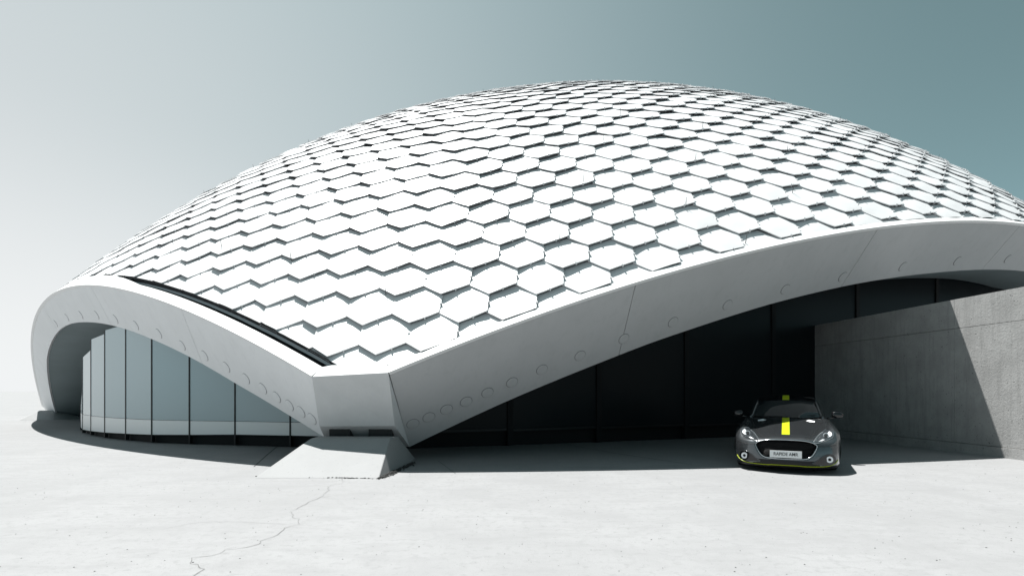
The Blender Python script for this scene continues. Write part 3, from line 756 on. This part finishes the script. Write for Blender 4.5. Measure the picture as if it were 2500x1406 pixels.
# yellow lip line
hl = [(0, .150), (.22, .150), (.30, .143), (.48, .143), (.62, .148), (.72, .163), (.80, .20), (.845, .255)]
dline('lip_line', [(-x, z) for x, z in hl[:0:-1]]+hl, drF, .0065, M_yel, car, .006, 6, False, 6)
for s_ in (-1, 1):
    f2 = lambda x, z, off, s_=s_: drF(s_*x, z, off)
    # headlamp
    HLp = [(.425, .548), (.50, .585), (.58, .650), (.645, .720), (.700, .752), (.755, .748), (.785, .715), (.790, .670), (.760, .625), (.70, .595), (.60, .565), (.50, .545)]
    hlm = drape('headlamp', HLp, f2, M_lens, car, .005)
    dline('lamp_surround', HLp, f2, .006, M_chr, hlm, .004, 6, True, 4)
    drape('reflector', [(.66, .655), (.70, .69), (.735, .725), (.765, .705), (.768, .668), (.735, .64), (.70, .628)], f2, M_refl, hlm, .010, 3)
    drape('reflector', [(.53, .568), (.60, .60), (.64, .595), (.60, .575)], f2, M_refl, hlm, .010, 2)
    c_ = f2(.665, .648, .02); V = []; F = []
    for rr, yy_ in ((.046, .0), (.046, -.022), (.033, -.024), (.030, -.012)):
        V += [(c_[0]+rr*math.cos(6.2832*i/20), c_[1]+yy_, c_[2]+rr*math.sin(6.2832*i/20)) for i in range(20)]
    F = [(j*20+i, j*20+(i+1) % 20, (j+1)*20+(i+1) % 20, (j+1)*20+i) for j in range(3) for i in range(20)]; mi_ = [0]*60; F.append(tuple(60+i for i in range(20))); mi_.append(1)
    mesh_obj('projector', V, F, [M_refl, M_lens], hlm, False, mi_)
    V = []; F = []
    for k in range(11):
        t = k/10; x, z = .455+.165*t, .572+.125*t+.012*math.sin(3.14*t); q = f2(x, z, .012); v_, f_ = tube([q, q+np.array([0, -.008, 0])], .0075, 6); F += [tuple(i+len(V) for i in g_) for g_ in f_]; V += list(v_)
    mesh_obj('running_lights', V, F, M_led, hlm)
    # fog lamp in a black scoop
    FG = [(.42, .195), (.52, .262), (.60, .325), (.68, .358), (.75, .352), (.795, .31), (.805, .245), (.775, .19), (.70, .165), (.55, .172)]
    fb = drape('lamp_scoop', FG, f2, M_cblk, car, .004)
    dline('scoop_rim', FG, f2, .005, M_paint, fb, .004, 6, True, 4)
    c_ = f2(.695, .270, .022); V = []; F = []
    for rr, yy_ in ((.058, .02), (.056, -.008), (.026, -.008), (.024, .006)):
        V += [(c_[0]+rr*math.cos(6.2832*i/24), c_[1]+yy_, c_[2]+rr*math.sin(6.2832*i/24)) for i in range(24)]
    F = [(j*24+i, j*24+(i+1) % 24, (j+1)*24+(i+1) % 24, (j+1)*24+i) for j in range(3) for i in range(24)]; mi_ = [1]*24+[0]*24+[1]*24; F.append(tuple(72+i for i in range(24))); mi_.append(1)
    mesh_obj('fog_lamp', V, F, [M_led, M_trim], fb, False, mi_)
    # bonnet shut line, bumper seam, vents, wiper
    h2 = lambda x, y, off, b=None, s_=s_: drH(s_*x, y, off)
    dline('bonnet_gap', [(.33, .16), (.42, .35), (.50, .70), (.57, 1.1), (.635, 1.5), (.66, 1.72), (.60, 1.79)], h2, .0045, M_trim, body, .0)
    dline('bumper_seam', [(.51, .500), (.62, .488), (.74, .50), (.83, .515)], f2, .004, M_trim, body, .0)
    vt = drape('bonnet_vent', [(.34, 1.50), (.43, 1.40), (.53, 1.42), (.55, 1.52), (.46, 1.62), (.37, 1.60)], lambda x, y, off: h2(x, y, off), M_trim, car, .004, 3)
    drape('vent_blade', [(.37, 1.47), (.43, 1.40), (.525, 1.42), (.53, 1.52), (.43, 1.57)], lambda x, y, off: h2(x, y, off), M_led, vt, .014, 2)
    # wheels
    for w0 in Yw:
        prof = [(.0, .22), (.20, .235), (.225, .245), (.23, .20), (.335, .235), (.345, .21), (.345, .03), (.335, .01), (.23, .0), (.0, .01)]
        wh = empty('wheel', (s_*.655, w0, .345)); wh.parent = car
        V = []; F = []; n = 32; pr = [(.235, .225), (.30, .235), (.335, .215), (.345, .19), (.345, .04), (.335, .015), (.235, .0)]
        for rr, xx in pr: V += [(s_*xx, rr*math.cos(6.2832*i/n), rr*math.sin(6.2832*i/n)) for i in range(n)]
        F = [(j*n+i, j*n+(i+1) % n, (j+1)*n+(i+1) % n, (j+1)*n+i) for j in range(len(pr)-1) for i in range(n)]
        mesh_obj('tyre', V, F, M_tyre, wh, True)
        V = []; F = []
        for rr, xx in ((.24, .222), (.225, .225), (.215, .19), (.215, .03)): V += [(s_*xx, rr*math.cos(6.2832*i/n), rr*math.sin(6.2832*i/n)) for i in range(n)]
        F = [(j*n+i, j*n+(i+1) % n, (j+1)*n+(i+1) % n, (j+1)*n+i) for j in range(3) for i in range(n)]
        for k in range(10):
            w = 6.2832*k/10; v_, f_ = tube([(s_*.20, .03*math.cos(w), .03*math.sin(w)), (s_*.21, .22*math.cos(w+.12), .22*math.sin(w+.12))], [.02, .013], 6); F += [tuple(i+len(V) for i in g_) for g_ in f_]; V += list(v_)
        mesh_obj('rim', V, F, M_chr, wh)
        V, F = tube([(s_*.13, 0, 0), (s_*.15, 0, 0)], .17, 24); mesh_obj('brake_disc', V, F, M_rod, wh)
# underside, wipers
V, F = box8((-.62, .25), (-.62, 4.7), .0 or 1.24, .13, .20); mesh_obj('underbody', V, F, M_trim, car)
V, F = tube([(-.02, 1.735, .932), (.30, 1.80, .945), (.58, 1.96, .975)], .006, 5); mesh_obj('wiper', V, F, M_trim, car)
V, F = tube([(-.60, 1.925, .935), (-.30, 1.77, .940), (-.05, 1.735, .945)], .006, 5); mesh_obj('wiper', V, F, M_trim, car)
V, F = box8((-.035, .045), (.035, .045), -.01, .600, .618)
